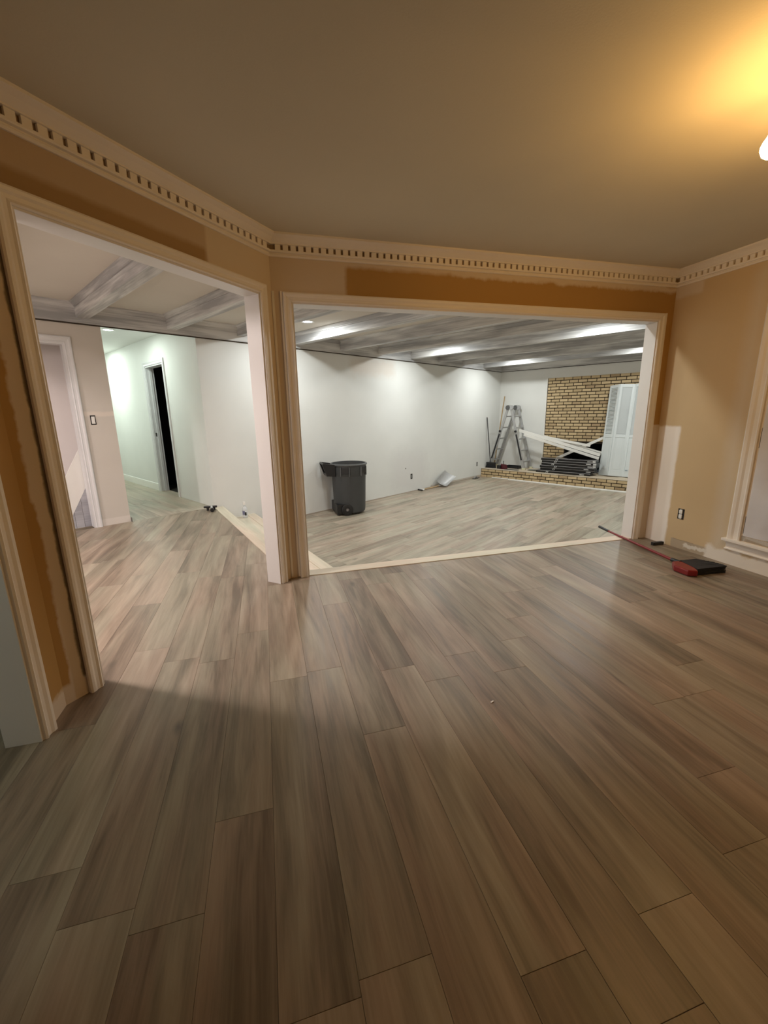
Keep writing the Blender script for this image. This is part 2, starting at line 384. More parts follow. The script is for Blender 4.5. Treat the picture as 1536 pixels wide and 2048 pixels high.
# ------------------------------------------------------------------ walls
def wall(name, org, th, L, H, mat, thick=.12, holes=(), y0=0.0, z0=0.0):
    """holes: (x0, x1, z0, z1)"""
    m = MB(); xs = 0.0
    for (a, b, c, d) in sorted(holes):
        if a > xs: m.box(xs, a, y0, y0 + thick, z0, H)
        if c > z0: m.box(a, b, y0, y0 + thick, z0, c)
        if d < H: m.box(a, b, y0, y0 + thick, d, H)
        xs = b
    if xs < L: m.box(xs, L, y0, y0 + thick, z0, H)
    return m.build(name, mat, None, (org[0], org[1], 0), RZ(th), kind='structure')
ZHA, ZHB = 2.03, 2.005
A_X0, A_X1 = .160, 1.505
B_X0, B_X1 = .132, 3.306
# paint on the near room's walls
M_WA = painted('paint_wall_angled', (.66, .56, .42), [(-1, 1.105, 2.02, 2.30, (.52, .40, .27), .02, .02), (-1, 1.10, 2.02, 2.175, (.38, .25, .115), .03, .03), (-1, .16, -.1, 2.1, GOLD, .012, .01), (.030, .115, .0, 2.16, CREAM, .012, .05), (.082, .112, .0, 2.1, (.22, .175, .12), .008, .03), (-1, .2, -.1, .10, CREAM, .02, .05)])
M_WB = painted('paint_wall_opening', (.66, .55, .42), [(.50, 3.8, 2.00, 2.262, GOLD, .03, .05), (3.34, 3.8, 1.10, 2.3, GOLD, .01, .01), (1.3, 3.8, 2.225, 2.30, CREAM, .03, .09)])
M_WC = painted('paint_wall_right', TAN, [(-.2, .235, -.1, 1.105, (.86, .81, .75), .022, .035), (-.1, .26, 2.17, 2.35, CREAM, .03, .06),
              (.60, .80, -.1, 2.3, (.62, .52, .38), .10, .05), (.28, 2.5, -.1, .085, (.44, .36, .26), .008, .03), (.58, 2.6, -.1, .125, (.76, .71, .63), .03, .16), (.40, .62, .02, .06, (.70, .66, .58), .01, .12), (.30, .5, .078, .084, (.16, .11, .07), .004, .02), (-.1, .16, 1.3, 1.72, (.58, .43, .26), .12, .1)])
M_WD = painted('paint_wall_left', GOLD, [(4.0, 4.5, -.1, .10, CREAM, .02, .09)])
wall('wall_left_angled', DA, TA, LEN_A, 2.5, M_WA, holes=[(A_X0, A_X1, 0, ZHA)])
wall('wall_opening', AB, TB, LEN_B + .0, 2.5, M_WB, holes=[(B_X0, B_X1, 0, ZHB)], z0=0.0)
wall('wall_right', CC, TC, 6.6, 2.5, M_WC, thick=.14, holes=[(.865, 1.95, .262, 2.02)])
LD = 4.4
wall('wall_left', D_END, TD, LD, 2.5, M_WD, holes=[(LD - .214 - .95, LD - .214, 0, 2.03)])
wall('wall_rear', C_END, TC + pi / 2, (D_END - C_END).length, 2.5, plain('rear_paint', TAN, .8))
# wall beneath the big opening down to the sunken floor, and its run beyond the corner
wall('wall_step', AB, TB, LEN_B, -0.004, M_JAMB, thick=.11, z0=ZLOW)
wall('wall_opening_run', CC + back_off * 0.0, TB, .95, 2.5, M_WHITEWALL, thick=.12, z0=ZLOW, y0=.145)
# long white wall of the sunken room with the hall opening
SHEET = (.77, .765, .74)
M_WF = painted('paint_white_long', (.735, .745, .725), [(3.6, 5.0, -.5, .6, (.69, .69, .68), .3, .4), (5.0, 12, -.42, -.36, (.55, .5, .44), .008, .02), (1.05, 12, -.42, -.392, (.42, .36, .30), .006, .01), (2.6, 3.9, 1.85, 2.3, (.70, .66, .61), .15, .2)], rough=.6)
M_WS = painted('paint_stub', (.62, .575, .52), [(-3, 4, .0, .085, (.70, .65, .60), .006, .01), (3.2, 4, 1.26, 1.33, (.71, .64, .57), .02, .05)])
wall('wall_far_left', W(-3.6, 0), TF, 3.6, 2.5, M_WS, holes=[(2.4, 3.235, 0, 2.035)])
wall('wall_long', W(H2U, 0), TF, 9.07 - H2U + .12, 2.5, M_WF, z0=ZLOW)
wall('wall_end', W(9.07, 0), TG, 5.3, 2.5, M_WHITEWALL, z0=ZLOW, holes=[(1.265, 4.0, ZHEARTH, 2.005)])
wall('wall_sunken_right', W(9.07, 5.3), TF + pi, 5.1, 2.5, M_WHITEWALL, z0=ZLOW)
wall('wall_light_stop', DA + dr(TD) * .04 - Vector((-dr(TC).y, dr(TC).x)) * .12, TC + pi / 2, 3.6, 2.5, M_WHITEWALL)  # unseen wall added to stop landing light leaking through the left doorway
wall('wall_side', W(-3.6, 5.6), TG + pi, 5.6, 2.5, plain('side_paint', (.6, .6, .56), .8))
# hall
wall('wall_hall_left', W(0, -.12), TG + pi, 4.48, 2.5, M_WHITEWALL, y0=.0)
wall('wall_hall_end', W(0, -4.6), TF, H2U, 2.5, M_WHITEWALL)
wall('wall_hall_right', W(H2U, -4.6), TG, 4.48, 2.5, M_WHITEWALL, holes=[(4.6 - 1.985, 4.6 - 1.22, 0, 2.04)])
# unlit room behind the hall door, its darkness painted as near-black surfaces
dk = base('wall_dark_room', W(0, 0), TF)
MB().box(H2U + .12, 3.2, 2.6, 2.7, 0, 2.5).box(H2U + .12, 3.2, .14, .24, 0, 2.5).box(3.1, 3.2, .2, 2.6, 0, 2.5).box(H2U + .12, 3.2, .2, 2.7, 2.44, 2.5).build('dark_walls', plain('dark_room_shade', (.02, .018, .016), .9), dk)
MB().box(H2U, 3.2, .14, 2.7, -.06, 0.0).build('floor_board', plain('dark_floor_shade', (.03, .025, .02), .9), dk)

# ------------------------------------------------------------------ casings and jambs
CAS = [(0, 0), (0, .010), (.006, .015), (.016, .012), (.030, .014), (.040, .020), (.052, .022), (.060, .017), (.060, 0)]
def casing(name, org, th, x0, x1, z0, z1, mat, width=.06, legs=(True, True), bottom=None, yface=0.0, label=None, proj=1.0):
    r = base(name, (org[0], org[1], 0), th); k = width / .060
    P = [(a * k, b * proj) for a, b in CAS]; zb = z0 if bottom is None else bottom
    Y = Vector((0, -1, 0)); o = yface
    if legs[0]: MB().sweep(P, [((x0, o, zb), (-1, 0, 0), Y), ((x0, o, z1), (-1, 0, 1), Y)]).build('side_casing', mat, r)
    MB().sweep(P, [((x0, o, z1), (-1, 0, 1), Y), ((x1, o, z1), (1, 0, 1), Y)]).build('head_casing', mat, r)
    if legs[1]: MB().sweep(P, [((x1, o, z1), (1, 0, 1), Y), ((x1, o, zb), (1, 0, 0), Y)]).build('side_casing', mat, r)
    return r
def jambs(r, x0, x1, z0, z1, mat, depth=.12, t=.010, y0=-.002):
    MB().box(x0, x0 + t, y0, y0 + depth + .004, z0, z1).build('jamb', mat, r, bevel=.001)
    MB().box(x1 - t, x1, y0, y0 + depth + .004, z0, z1).build('jamb', mat, r, bevel=.001)
    MB().box(x0 + t, x1 - t, y0, y0 + depth + .004, z1 - t, z1).build('head_jamb', mat, r, bevel=.001)
r = casing('trim_3', DA, TA, A_X0, A_X1, .0, ZHA, M_TRIM); jambs(r, A_X0, A_X1, 0, ZHA, M_JAMB)
r = casing('trim_4', AB, TB, B_X0, B_X1, .0, ZHB, M_TRIM); jambs(r, B_X0, B_X1, 0, ZHB, M_JAMB)
r = casing('trim_5', D_END, TD, LD - .214 - .95, LD - .214, 0, 2.03, M_TRIM, width=.068, proj=1.25); jambs(r, LD - .214 - .95, LD - .214, 0, 2.03, M_JAMB)
# backband strips on the post between the two openings and beside the right jamb
r = base('trim_6', tuple(AB) + (0,), TB)
MB().box(.000, .0165, -.006, 0, 0.012, 2.07).build('corner_strip', M_TRIM, r, bevel=.002)
MB().box(.056, .071, -.012, 0, 0.01, 2.07).build('backband', M_TRIM, r, bevel=.003)
MB().box(3.372, 3.384, -.013, 0, 0.01, 2.07).build('backband', M_TRIM, r, bevel=.003)
MB().box(3.367, 3.372, -.004, 0, 0.01, 2.06).build('shadow_gap', M_SHADOWGAP, r)
MB().box(3.384, LEN_B - .002, -.008, 0, 0, 1.10).build('primed_board', plain('primed_strip', PRIMER, .6), r)
# hall door (open doorway into a dark room) and the doorway in the stub wall
r = casing('door_1', W(H2U, -4.6), TG, 4.6 - 1.985, 4.6 - 1.22, 0, 2.04, M_CASWHITE, width=.066); r['kind'] = 'structure'
jambs(r, 4.6 - 1.985, 4.6 - 1.22, 0, 2.04, M_CASWHITE, t=.018)
MB().box(4.6 - 1.985 + .018, 4.6 - 1.985 + .034, .05, .085, 0, 2.02).build('door_stop', M_CASWHITE, r)
MB().box(4.6 - 1.985 + .0165, 4.6 - 1.985 + .020, .02, .045, .93, .99).build('strike_plate', M_CHROME, r)
MB().box(4.6 - 1.985, 4.6 - 1.22, 0, .12, -.03, .004).build('threshold', M_PLANK2, r)
r = casing('door_2', W(-2.6, 0), TF, 1.4, 2.235, 0, 2.035, M_CASWHITE, width=.066)
jambs(r, 1.4, 2.235, 0, 2.035, M_CASWHITE, t=.016)
# stairwell behind that doorway: far wall, grey boarded side of the stair under a diagonal
M_PINKW = painted('paint_stairwell', (.80, .75, .735), [])
sw = base('wall_stairwell', W(-1.7, 0), TF)
MB().box(0, 1.64, .42, .50, 0, 2.5).box(0, .05, .12, .42, 0, 2.5).box(1.58, 1.64, .12, .42, 0, 2.5).build('plaster', M_PINKW, sw)
MB().box(0, 1.64, .12, .50, 2.44, 2.5).build('soffit', M_PINKW, sw)
MB().box(0, 1.64, .12, .50, -.06, 0).build('landing', M_PLANK, sw)
M_GREYBD = primed('grey_boards', (.50, .50, .53), (.34, .34, .37))
st = base('trim_7', W(-2.6, 0), TF)
for k in range(9):
    x0 = 1.66 + k * .083; x1 = x0 + .079
    z_a = max(.02, .10 + (x0 - 2.021) * 1.77); z_b = max(.02, .10 + (x1 - 2.021) * 1.77)
    if z_b > .03: MB().prism_xz([(x0, 0), (x1, 0), (x1, z_b), (x0, z_a)], .135, .150).build('board', M_GREYBD, st)
MB().prism_xz([(1.40, 0.0), (1.965, 0.0), (2.45, .858), (2.45, 1.30), (1.72, .02)], .134, .160).build('skirt_board', M_BOARD, st)

# ------------------------------------------------------------------ thresholds and the two steps down
def nosing(name, org, th, x0, x1, y0, y1, z, drop=.03):
    r = base(name, (org[0], org[1], 0), th)
    MB().box(x0, x1, y0, y1, z - drop, z + .006).build('nosing_board', M_NOSE, r, bevel=.004)
    return r
r = nosing('trim_8', AB, TB, B_X0 - .0, B_X1, -.002, .118, 0.0)
# step line from the hall corner to the post
SD = (AB - S1); SL = SD.length; TS = math.atan2(SD.x, SD.y)
# local X along the step line towards the post; local Y = left of it = towards the sunken room
st = base('trim_10', (S1.x, S1.y, 0), TS)
MB().box(.03, SL - .02, -.004, .115, -.03, .006).build('nosing_board', M_NOSE, st, bevel=.004)
MB().box(.03, SL, .0, .10, ZMID - .01, -.03).build('riser', M_JAMB, st)
MB().box(-.35, SL + .22, .10, .475, ZMID - .03, ZMID).build('tread_board', M_NOSE, st)
MB().box(-.42, SL + .36, .475, .595, ZMID - .03, ZMID + .006).build('nosing_board', M_NOSE, st, bevel=.004)
MB().box(-.35, SL + .3, .12, .575, ZLOW, ZMID - .03).build('riser', M_JAMB, st)

# ------------------------------------------------------------------ crown moulding with dentils
def crown(name, org, th, L, dx, x_first, n, m0, m1):
    r = base(name, (org[0], org[1], 0), th)
    Z = ZC
    prof = [(0, -.122), (.010, -.122), (.015, -.116), (.015, -.110), (.010, -.106), (.010, -.054), (.034, -.054), (.034, -.047), (.044, -.040), (.062, -.026), (.080, -.016), (.088, -.012), (.088, 0), (0, 0)]
    MB().sweep(prof, [((0, 0, Z), (-m0, -1, 0), (0, 0, 1)), ((L, 0, Z), (m1, -1, 0), (0, 0, 1))]).build('cove', M_TRIM, r)
    MB().box(0, L, -.0125, -.010, Z - .0885, Z - .056).build('recess', plain('dentil_recess', (.30, .21, .13), .8), r)
    MB().sweep([(.008, -.100), (.028, -.100), (.031, -.095), (.031, -.088), (.008, -.088)], [((0, 0, Z), (-m0 * .9, -1, 0), (0, 0, 1)), ((L, 0, Z), (m1 * .9, -1, 0), (0, 0, 1))]).build('fillet', M_TRIM, r)
    dm = MB().box(-dx * .34, dx * .34, -.026, -.009, -.088, -.054).mesh('dentil', M_TRIM, bevel=.0012)
    for k in range(n): put('dentil', dm, r, (x_first + k * dx, 0, Z))
    return r
# mitre factors: how far the profile shifts along the wall per metre of projection at each end
mA = math.tan((TB - TA) / 2); m90 = 1.0; mDA = math.tan(((TA - TD) / 2))
crown('trim_11', DA, TA, LEN_A, .0525, .045, 30, -mDA, -mA)
crown('trim_12', AB, TB, LEN_B, .0505, .060, 67, -mA, -m90)
crown('trim_13', CC, TC, 6.6, .0505, .060, 70, -m90, -1.0)
crown('trim_14', D_END, TD, LD, .0525, 1.60, 52, -1.0, -mDA)

# ------------------------------------------------------------------ window in the right wall, covered with plastic
wn = base('window_1', (CC.x, CC.y, 0), TC)
WC_ = [(0, 0), (0, .014), (.010, .018), (.020, .014), (.045, .016), (.060, .024), (.080, .028), (.092, .020), (.092, 0)]
x0, x1, z0, z1 = .865, 1.95, .262, 2.02
Yv = Vector((0, -1, 0))
MB().sweep(WC_, [((x0, 0, .215), (-1, 0, 0), Yv), ((x0, 0, z1), (-1, 0, 1), Yv)]).build('side_casing', M_TRIM, wn)
MB().sweep(WC_, [((x0, 0, z1), (-1, 0, 1), Yv), ((x1, 0, z1), (1, 0, 1), Yv)]).build('head_casing', M_TRIM, wn)
MB().sweep(WC_, [((x1, 0, z1), (1, 0, 1), Yv), ((x1, 0, .215), (1, 0, 0), Yv)]).build('side_casing', M_TRIM, wn)
MB().box(x0 - .115, x1 + .115, -.045, .06, .196, .218).build('sill', M_TRIM, wn, bevel=.004)
MB().box(x0 - .10, x1 + .10, -.020, 0, .178, .196).box(x0 - .095, x1 + .095, -.010, 0, .135, .178).box(x0 - .10, x1 + .10, -.018, 0, .125, .137).build('apron', M_TRIM, wn, bevel=.003)
MB().box(x0, x0 + .035, .0, .14, .218, z1).box(x1 - .035, x1, .0, .14, .218, z1).box(x0, x1, .0, .14, z1 - .035, z1).box(x0, x1, .0, .14, .218, .262).build('frame', M_TRIM, wn, bevel=.003)
sh = MB(); nx, nz = 26, 40; rr = random.Random(3); vs = []
for j in range(nz + 1):
    for i in range(nx + 1):
        a, b = i / nx, j / nz; X = x0 + .016 + a * (x1 - x0 - .032); Z = .262 + b * (z1 - .30)
        cr = .010 * sin(9 * a + 14 * b + 2 * sin(5 * b)) + .006 * sin(31 * a - 17 * b + 3 * sin(7 * a)) + .004 * rr.random()
        vs.append((X, -.004 + cr * .8 * min(1, 6 * a, 6 * (1 - a)), Z))
sh.add(vs, [(j * (nx + 1) + i, j * (nx + 1) + i + 1, (j + 1) * (nx + 1) + i + 1, (j + 1) * (nx + 1) + i) for j in range(nz) for i in range(nx)])
sh.build('plastic_sheet', plain('plastic_film', (.72, .72, .76), .3, var=.12, vscale=6, alpha=.93), wn, smooth=True)
MB().box(x0, x1, .10, .11, .26, z1).build('pane', plain('night_glass', (.02, .025, .03), .05), wn)
MB().box(x0, x1, .075, .10, 1.10, 1.15).box(x0, x1, .075, .10, .262, .31).build('sash_rail', M_TRIM, wn)
# small crack of tape along the sheet's edge
MB().box(x0 + .012, x0 + .016, -.004, .002, .28, .42).box(x0 + .012, x0 + .016, -.004, .002, .95, 1.10).build('tape_edge', M_SHADOWGAP, wn)

# ------------------------------------------------------------------ brick chimney wall and hearth
BL, BH, JT = .186, .0550, .0165
def brick_mesh(l, h, d=.03, c=.002):
    a, b = l / 2, h / 2
    vs = [(-a, 0, -b), (a, 0, -b), (a, 0, b), (-a, 0, b), (-a, -d + c, -b), (a, -d + c, -b), (a, -d + c, b), (-a, -d + c, b), (-a + c, -d, -b + c), (a - c, -d, -b + c), (a - c, -d, b - c), (-a + c, -d, b - c)]
    return MB().add(vs, [(8, 9, 10, 11), (0, 1, 5, 4), (1, 2, 6, 5), (2, 3, 7, 6), (3, 0, 4, 7), (4, 5, 9, 8), (5, 6, 10, 9), (6, 7, 11, 10), (7, 4, 8, 11)]).mesh('brick', M_BRICK)
BM_ = {}
def lay(root, x0, x1, z0, z1, holes=(), beyond=None, face=0.0, seed=1):
    rnd = random.Random(seed); row = 0; z = z0; extra = MB(); PITCH_ = BL + JT
    while z + BH * .5 < z1:
        h = min(BH, z1 - z); x = x0 + JT - (PITCH_ / 2 if row % 2 else 0) - (.03 if row % 3 == 0 else 0)
        while x < x1:
            a, b = max(x, x0 + JT * .6), min(x + BL, x1)
            segs = [(a, b)]
            for (hx0, hx1, hz0, hz1) in holes:
                if z + h > hz0 and z < hz1:
                    segs = [s for a_, b_ in segs for s in ((a_, min(b_, hx0)), (max(a_, hx1), b_)) if s[1] - s[0] > .02]
            for a_, b_ in segs:
                if b_ - a_ < .022: continue
                key = (round(b_ - a_, 3), round(h, 3))
                dy = rnd.uniform(-.002, .002)
                if beyond and a_ > beyond: extra.box(a_, b_, face - .03 + dy, face, z, z + h); continue
                if key not in BM_: BM_[key] = brick_mesh(*key)
                put('brick', BM_[key], root, ((a_ + b_) / 2, face + dy, z + h / 2))
            x += PITCH_
        z += BH + JT; row += 1
    if extra.v: extra.build('brickwork', M_BRICK, root, kind='stuff')
ch = base('wall_chimney', W(9.07, 0), TG)
FB = (1.775, 2.75, ZHEARTH - .01, .47)
mm = MB()
for a, b, c, d in ((1.265, FB[0], ZHEARTH, 2.005), (FB[1], 4.0, ZHEARTH, 2.005), (FB[0], FB[1], FB[3], 2.005)): mm.box(a, b, .017, .10, c, d)
mm.build('mortar', M_MORTAR, ch)
lay(ch, 1.265, 4.0, ZHEARTH + .004, 2.005, holes=[FB], beyond=3.42, face=.034, seed=3)
MB().box(FB[0] - .02, FB[0], .04, .6, ZHEARTH, FB[3]).box(FB[1], FB[1] + .02, .04, .6, ZHEARTH, FB[3]).box(FB[0], FB[1], .58, .6, ZHEARTH, FB[3]).box(FB[0], FB[1], .04, .6, FB[3], FB[3] + .02).build('firebox', M_SOOT, ch)
MB().box(1.245, 1.263, -.006, .03, ZHEARTH, 2.005).box(1.245, 4.0, -.004, .03, 2.006, 2.014).build('corner_bead', plain('bead_white', (.80, .78, .74), .5), ch)
UH = 8.25
he = base('trim_15', W(UH, 0), TG)
MB().box(0, 5.28, -.016, .80, ZLOW, ZHEARTH - .0045).build('mortar', M_MORTAR, he)
lay(he, 0.0, 4.6, ZLOW + .001, ZHEARTH - .002, face=.0, seed=8)
rw = random.Random(4)
slab = stone_mat('hearth_brick', (.30, .24, .17), (.46, .38, .28), (.55, .47, .36))
xx = 0.002
while xx < 4.6:
    MB().box(xx, xx + .39, -.026, .35, ZHEARTH - .0045, ZHEARTH).build('slab', slab, he, bevel=.0015)
    MB().box(xx, xx + .39, .354, .78, ZHEARTH - .0045, ZHEARTH).build('slab', slab, he, bevel=.0015); xx += .394

# ------------------------------------------------------------------ baseboard in the hall
bb = base('baseboard_hall', W(H2U, -4.6), TG)
MB().sweep([(0, 0), (0, .11), (.005, .125), (.012, .118), (.014, .09), (.014, 0)], [((x_, 0, 0.001), (0, -1, 0), (0, 0, 1)) for x_ in (.0, 4.6 - 2.052)]).build('board', M_BOARD, bb)
MB().box(-.002, .010, -.012, .0, 0, .055).build('corner_guard', plain('dull_steel', (.25, .23, .22), .5, metal=.6), None, W(.002, .012), RZ(TF), label='small dark metal angle at the foot of the hall corner', category='bracket')

# ================================================================== things
def wobj(u, v, z): return W(u, v, z)

# recessed ceiling lights
def downlight(pos, rotz, label, col, watts, z, group='recessed ceiling lights', size=.16):
    t = thing('recessed_light', label, 'ceiling light', (pos[0], pos[1], z), rotz, group)
    MB().lathe([(.062, -.004), (.082, -.008), (.092, -.004), (.092, .0), (.062, .0)], 24).build('trim_ring', plain('light_ring', (.8, .8, .78), .4), t, smooth=True)
    MB().lathe([(.0001, -.001), (.0625, -.001)], 24).build('lens', plain('lens_%d' % int(col[2] * 100), (.9, .9, .9), .5, emit=col, es=max(4, watts * .8)), t)
    L = bpy.data.lights.new('downlight', 'AREA'); L.shape = 'DISK'; L.size = size; L.energy = watts; L.color = col
    lo = put('downlight_lamp', L, t, (0, 0, -.012))
    return t
NAMES = ['bright recessed light seen just inside the big opening near its left jamb', 'recessed light in the middle lit bay by the long wall', 'recessed light in the lit bay nearest the brick wall by the long wall',
         'recessed light in the first lit bay on the window side', 'recessed light in the middle lit bay on the window side', 'recessed light in front of the hearth on the window side']
for (u, v, col, wt), nm in zip(DOWNLIGHTS, NAMES): downlight(W(u, v), 0, nm, col, wt, ZC2)
downlight((-2.235, 2.03), 0, 'recessed light over the landing just left of the angled opening', PINK, E_FOYER, ZC2)
downlight((-4.06, 2.55), 0, 'recessed light over the far left end of the landing by the stairwell doorway', PINK, E_FOYER * 1.5, ZC2)
downlight(W(.44, -1.35), 0, 'bright recessed light in the hall ceiling above the dark doorway', GREEN, E_HALL, 2.44)
downlight(W(.50, -3.5), 0, 'recessed light deeper in the hall, beyond the dark doorway', GREEN, E_HALL * 1.8, 2.44)
downlight((-2.35, .15), 0, 'unseen soft light added beyond the left side doorway', GREEN, E_SIDE, ZC2, size=.9)  # unseen source added to light the jamb; wide disk softens its spill

# warm ceiling fixture at the right edge
BX, BY, BZ = 1.400, 1.744, 2.150
cx, cy = BX + .17, BY - .05
lf = thing('ceiling_fixture', 'semi flush ceiling fixture with bare glowing warm bulbs, cut by the right edge', 'light fixture', (cx, cy, ZC))
M_BRASS = plain('aged_brass', (.45, .32, .14), .35, metal=1.0)
MB().lathe([(.0001, 0), (.075, 0), (.075, -.012), (.055, -.026), (.016, -.032), (.012, -.13), (.026, -.15), (.026, -.18), (.0001, -.19)], 24).build('canopy', M_BRASS, lf, smooth=True)
for k in range(3):
    a = math.atan2(BY - cy, BX - cx) + k * 2 * pi / 3; R_ = hypot(BX - cx, BY - cy)
    d = Vector((cos(a), sin(a), 0)); zz = BZ - ZC
    MB().tube([d * .02 + Vector((0, 0, -.16)), d * .07 + Vector((0, 0, -.18)), d * .12 + Vector((0, 0, -.185)), d * (R_ - .006) + Vector((0, 0, -.180))], .006).build('arm', M_BRASS, lf, smooth=True)
    MB().cyl(d * R_ + Vector((0, 0, zz + .078)), d * R_ + Vector((0, 0, zz + .045)), .016, .018, 14).build('socket', M_BRASS, lf, smooth=True)
    MB().lathe([(.0001, -.036), (.016, -.0325), (.029, -.022), (.0355, -.006), (.0355, .006), (.030, .020), (.021, .034), (.016, .046)], 20, (d.x * R_, d.y * R_)).build('bulb', plain('bulb_glow', (1, .9, .7), .4, emit=WARM, es=E_BULB), lf, (0, 0, zz), smooth=True)

# electrical outlets and switch
def outlet(name, label, org, th, x, z, w_, h_, kind):
    t = thing(name, label, 'switch' if kind == 'rocker' else 'outlet', (org[0] + dr(th).x * x, org[1] + dr(th).y * x, z), RZ(th))
    MB().box(-w_ / 2, w_ / 2, -.002, .002, -h_ / 2, h_ / 2).build('wall_box', plain('box_black', (.02, .017, .015), .8), t)
    if kind == 'duplex':
        for s_ in (-1, 1): MB().box(-.016, .016, -.010, -.001, s_ * .021 - .0165, s_ * .021 + .0165).build('receptacle', M_WHITEPL, t, bevel=.006)
        MB().box(-.012, .012, -.006, -.001, -.044, .044).build('yoke', M_CHROME, t)
    elif kind == 'rocker':
        MB().box(-.017, .017, -.010, -.001, -.040, .040).build('rocker', M_WHITEPL, t, bevel=.003)
    elif kind == 'bare':
        MB().box(-.014, .014, -.006, -.001, -.032, .032).build('receptacle', plain('dull_receptacle', (.22, .22, .21), .6), t, bevel=.004)
    return t
outlet('wall_outlet', 'white duplex outlet without a cover plate in the tan wall beside the window', tuple(CC) + (0,), TC, .345, .318, .060, .096, 'duplex')
outlet('light_switch', 'white rocker switch in a bare black box beside the white doorway casing', W(0, 0), TF, -.215, 1.228, .052, .105, 'rocker')
outlet('wall_outlet', 'uncovered dark outlet box low in the long white wall, between bin and scoop', W(0, 0), TF, 5.39, -.078, .06, .11, 'bare')
outlet('wall_outlet', 'uncovered dark outlet box in the long white wall next to the hearth', W(0, 0), TF, 8.02, -.07, .05, .10, 'bare')
pk = thing('wall_hole', 'tiny round hole in the long white wall above the outlet box', 'hole', W(5.2, 0.002, .109), RZ(TF))
MB().cyl((0, .001, 0), (0, -.001, 0), .012, n=10).build('bore', M_SHADOWGAP, pk)

# wheeled waste bin
th = math.atan2(-.954, -.30)
bn = thing('trash_can', 'dark grey round plastic trash can on wheels against the long white wall', 'trash can', (-.590, 7.145, ZLOW), RZ(th))
prof = [(.0001, .035), (.252, .03), (.264, .04), (.270, .10), (.277, .30), (.285, .56), (.289, .64), (.290, .66), (.296, .672), (.299, .80), (.296, .83), (.288, .84), (.281, .80), (.270, .62), (.255, .10), (.0001, .06)]
MB().lathe(prof, 40).build('body', M_GREYPL, bn, smooth=True)
MB().lathe([(.290, .832), (.298, .822), (.312, .826), (.316, .840), (.310, .854), (.296, .858), (.287, .850), (.290, .832)], 40).build('rim', plain('charcoal_rim', (.085, .088, .09), .4), bn, smooth=True)
hd = MB()
for s_ in (-1, 1): hd.prism_xz([(.255, .845), (.462, .878), (.470, .850), (.405, .665), (.262, .650)], s_ * .142 - .016, s_ * .142 + .016)
hd.box(.35, .405, -.142, .142, .660, .700).box(.30, .43, -.130, .130, .80, .835).box(.265, .285, -.165, .165, .66, .83)
hd.build('handle_bracket', M_BLACK, bn, bevel=.004)
MB().tube([(.448, -.155, .855), (.456, -.10, .862), (.458, 0, .864), (.456, .10, .862), (.448, .155, .855)], .016, 10).build('grip_bar', M_GREYPL, bn, smooth=True)
for a in (1.15, 2.3, -1.15, -2.3):   # moulded ribs and finger recesses under the rim
    d = Vector((cos(a), sin(a), 0)); sd = Vector((-sin(a), cos(a), 0))
    MB().obox(d * .293 + Vector((0, 0, .752)), sd * .060, d * .010, (0, 0, .052)).build('hand_recess', M_BLACK, bn, bevel=.006)
    for s_ in (-1, 1): MB().obox(d * .297 + sd * .072 * s_ + Vector((0, 0, .735)), sd * .008, d * .014, (0, 0, .075)).build('rib', plain('charcoal_rim', (0, 0, 0)), bn, bevel=.003)
MB().box(.02, .272, -.245, .245, .02, .19).build('wheel_housing', M_BLACK, bn, bevel=.01)
for s_ in (-1, 1):
    wl = MB().lathe([(.036, -.024), (.082, -.026), (.098, -.018), (.100, 0), (.098, .018), (.082, .026), (.036, .024), (.030, .010), (.030, -.010), (.036, -.024)], 26).build('wheel', M_BLACK, bn, (.105, s_ * .262, .100), smooth=True)
    wl.rotation_euler = (pi / 2, 0, 0)
    MB().cyl((0, 0, -.020), (0, 0, .020), .030, n=14).build('hub', plain('hub_grey', (.12, .11, .11), .4), wl, smooth=True)
    MB().cyl((0, 0, -.026), (0, 0, .026), .008, n=10).build('axle_cap', M_CHROME, wl)
a = .55; d = Vector((cos(a), sin(a), 0)); sd = Vector((-sin(a), cos(a), 0))
MB().obox(d * .2655 + Vector((0, 0, .33)), sd * .026, d * .002 + Vector((0, 0, 0)), (0, 0, .038)).build('label', plain('paper_label', (.75, .75, .74), .6), bn, label='small white paper label')
a = .62; d2 = Vector((cos(a), sin(a), 0))
for k in range(3): MB().obox(d * .2678 + Vector((0, 0, .312 + k * .018)), sd * .017, d * .0008, (0, 0, .003)).build('print_line', M_GREYPL, bn)

# scoop shovel lying against the long wall
sv = thing('scoop_shovel', 'aluminium scoop shovel leaning on the long white wall, handle along the floor', 'shovel', W(6.22, .15, ZLOW), RZ(TF))
m = MB(); vs = []; nu, nv = 9, 7
P0 = Vector((0, 0, .055)); AX = Vector((.48, .05, .20)); WD = Vector((.10, -.09, -.075)); NR = AX.cross(WD).normalized()
if NR.y > 0: NR = -NR
for layer in (0, .004):
    for i in range(nu + 1):
        for j in range(nv + 1):
            a_, b_ = i / nu, j / nv * 2 - 1
            lift = .050 * (abs(b_) ** 3) * (1 - .55 * a_) + .045 * max(0, 1 - a_ * 4) ** 2
            vs.append(P0 + AX * a_ + WD * (b_ * (1 - .10 * (1 - a_))) + NR * (lift + layer - .02))
K = (nu + 1) * (nv + 1); fs = []
for i in range(nu):
    for j in range(nv):
        q = (i * (nv + 1) + j, i * (nv + 1) + j + 1, (i + 1) * (nv + 1) + j + 1, (i + 1) * (nv + 1) + j); fs.append(q); fs.append(tuple(x + K for x in reversed(q)))
bd = [i * (nv + 1) for i in range(nu + 1)] + [nu * (nv + 1) + j for j in range(1, nv + 1)] + [i * (nv + 1) + nv for i in range(nu - 1, -1, -1)] + [j for j in range(nv - 1, 0, -1)]
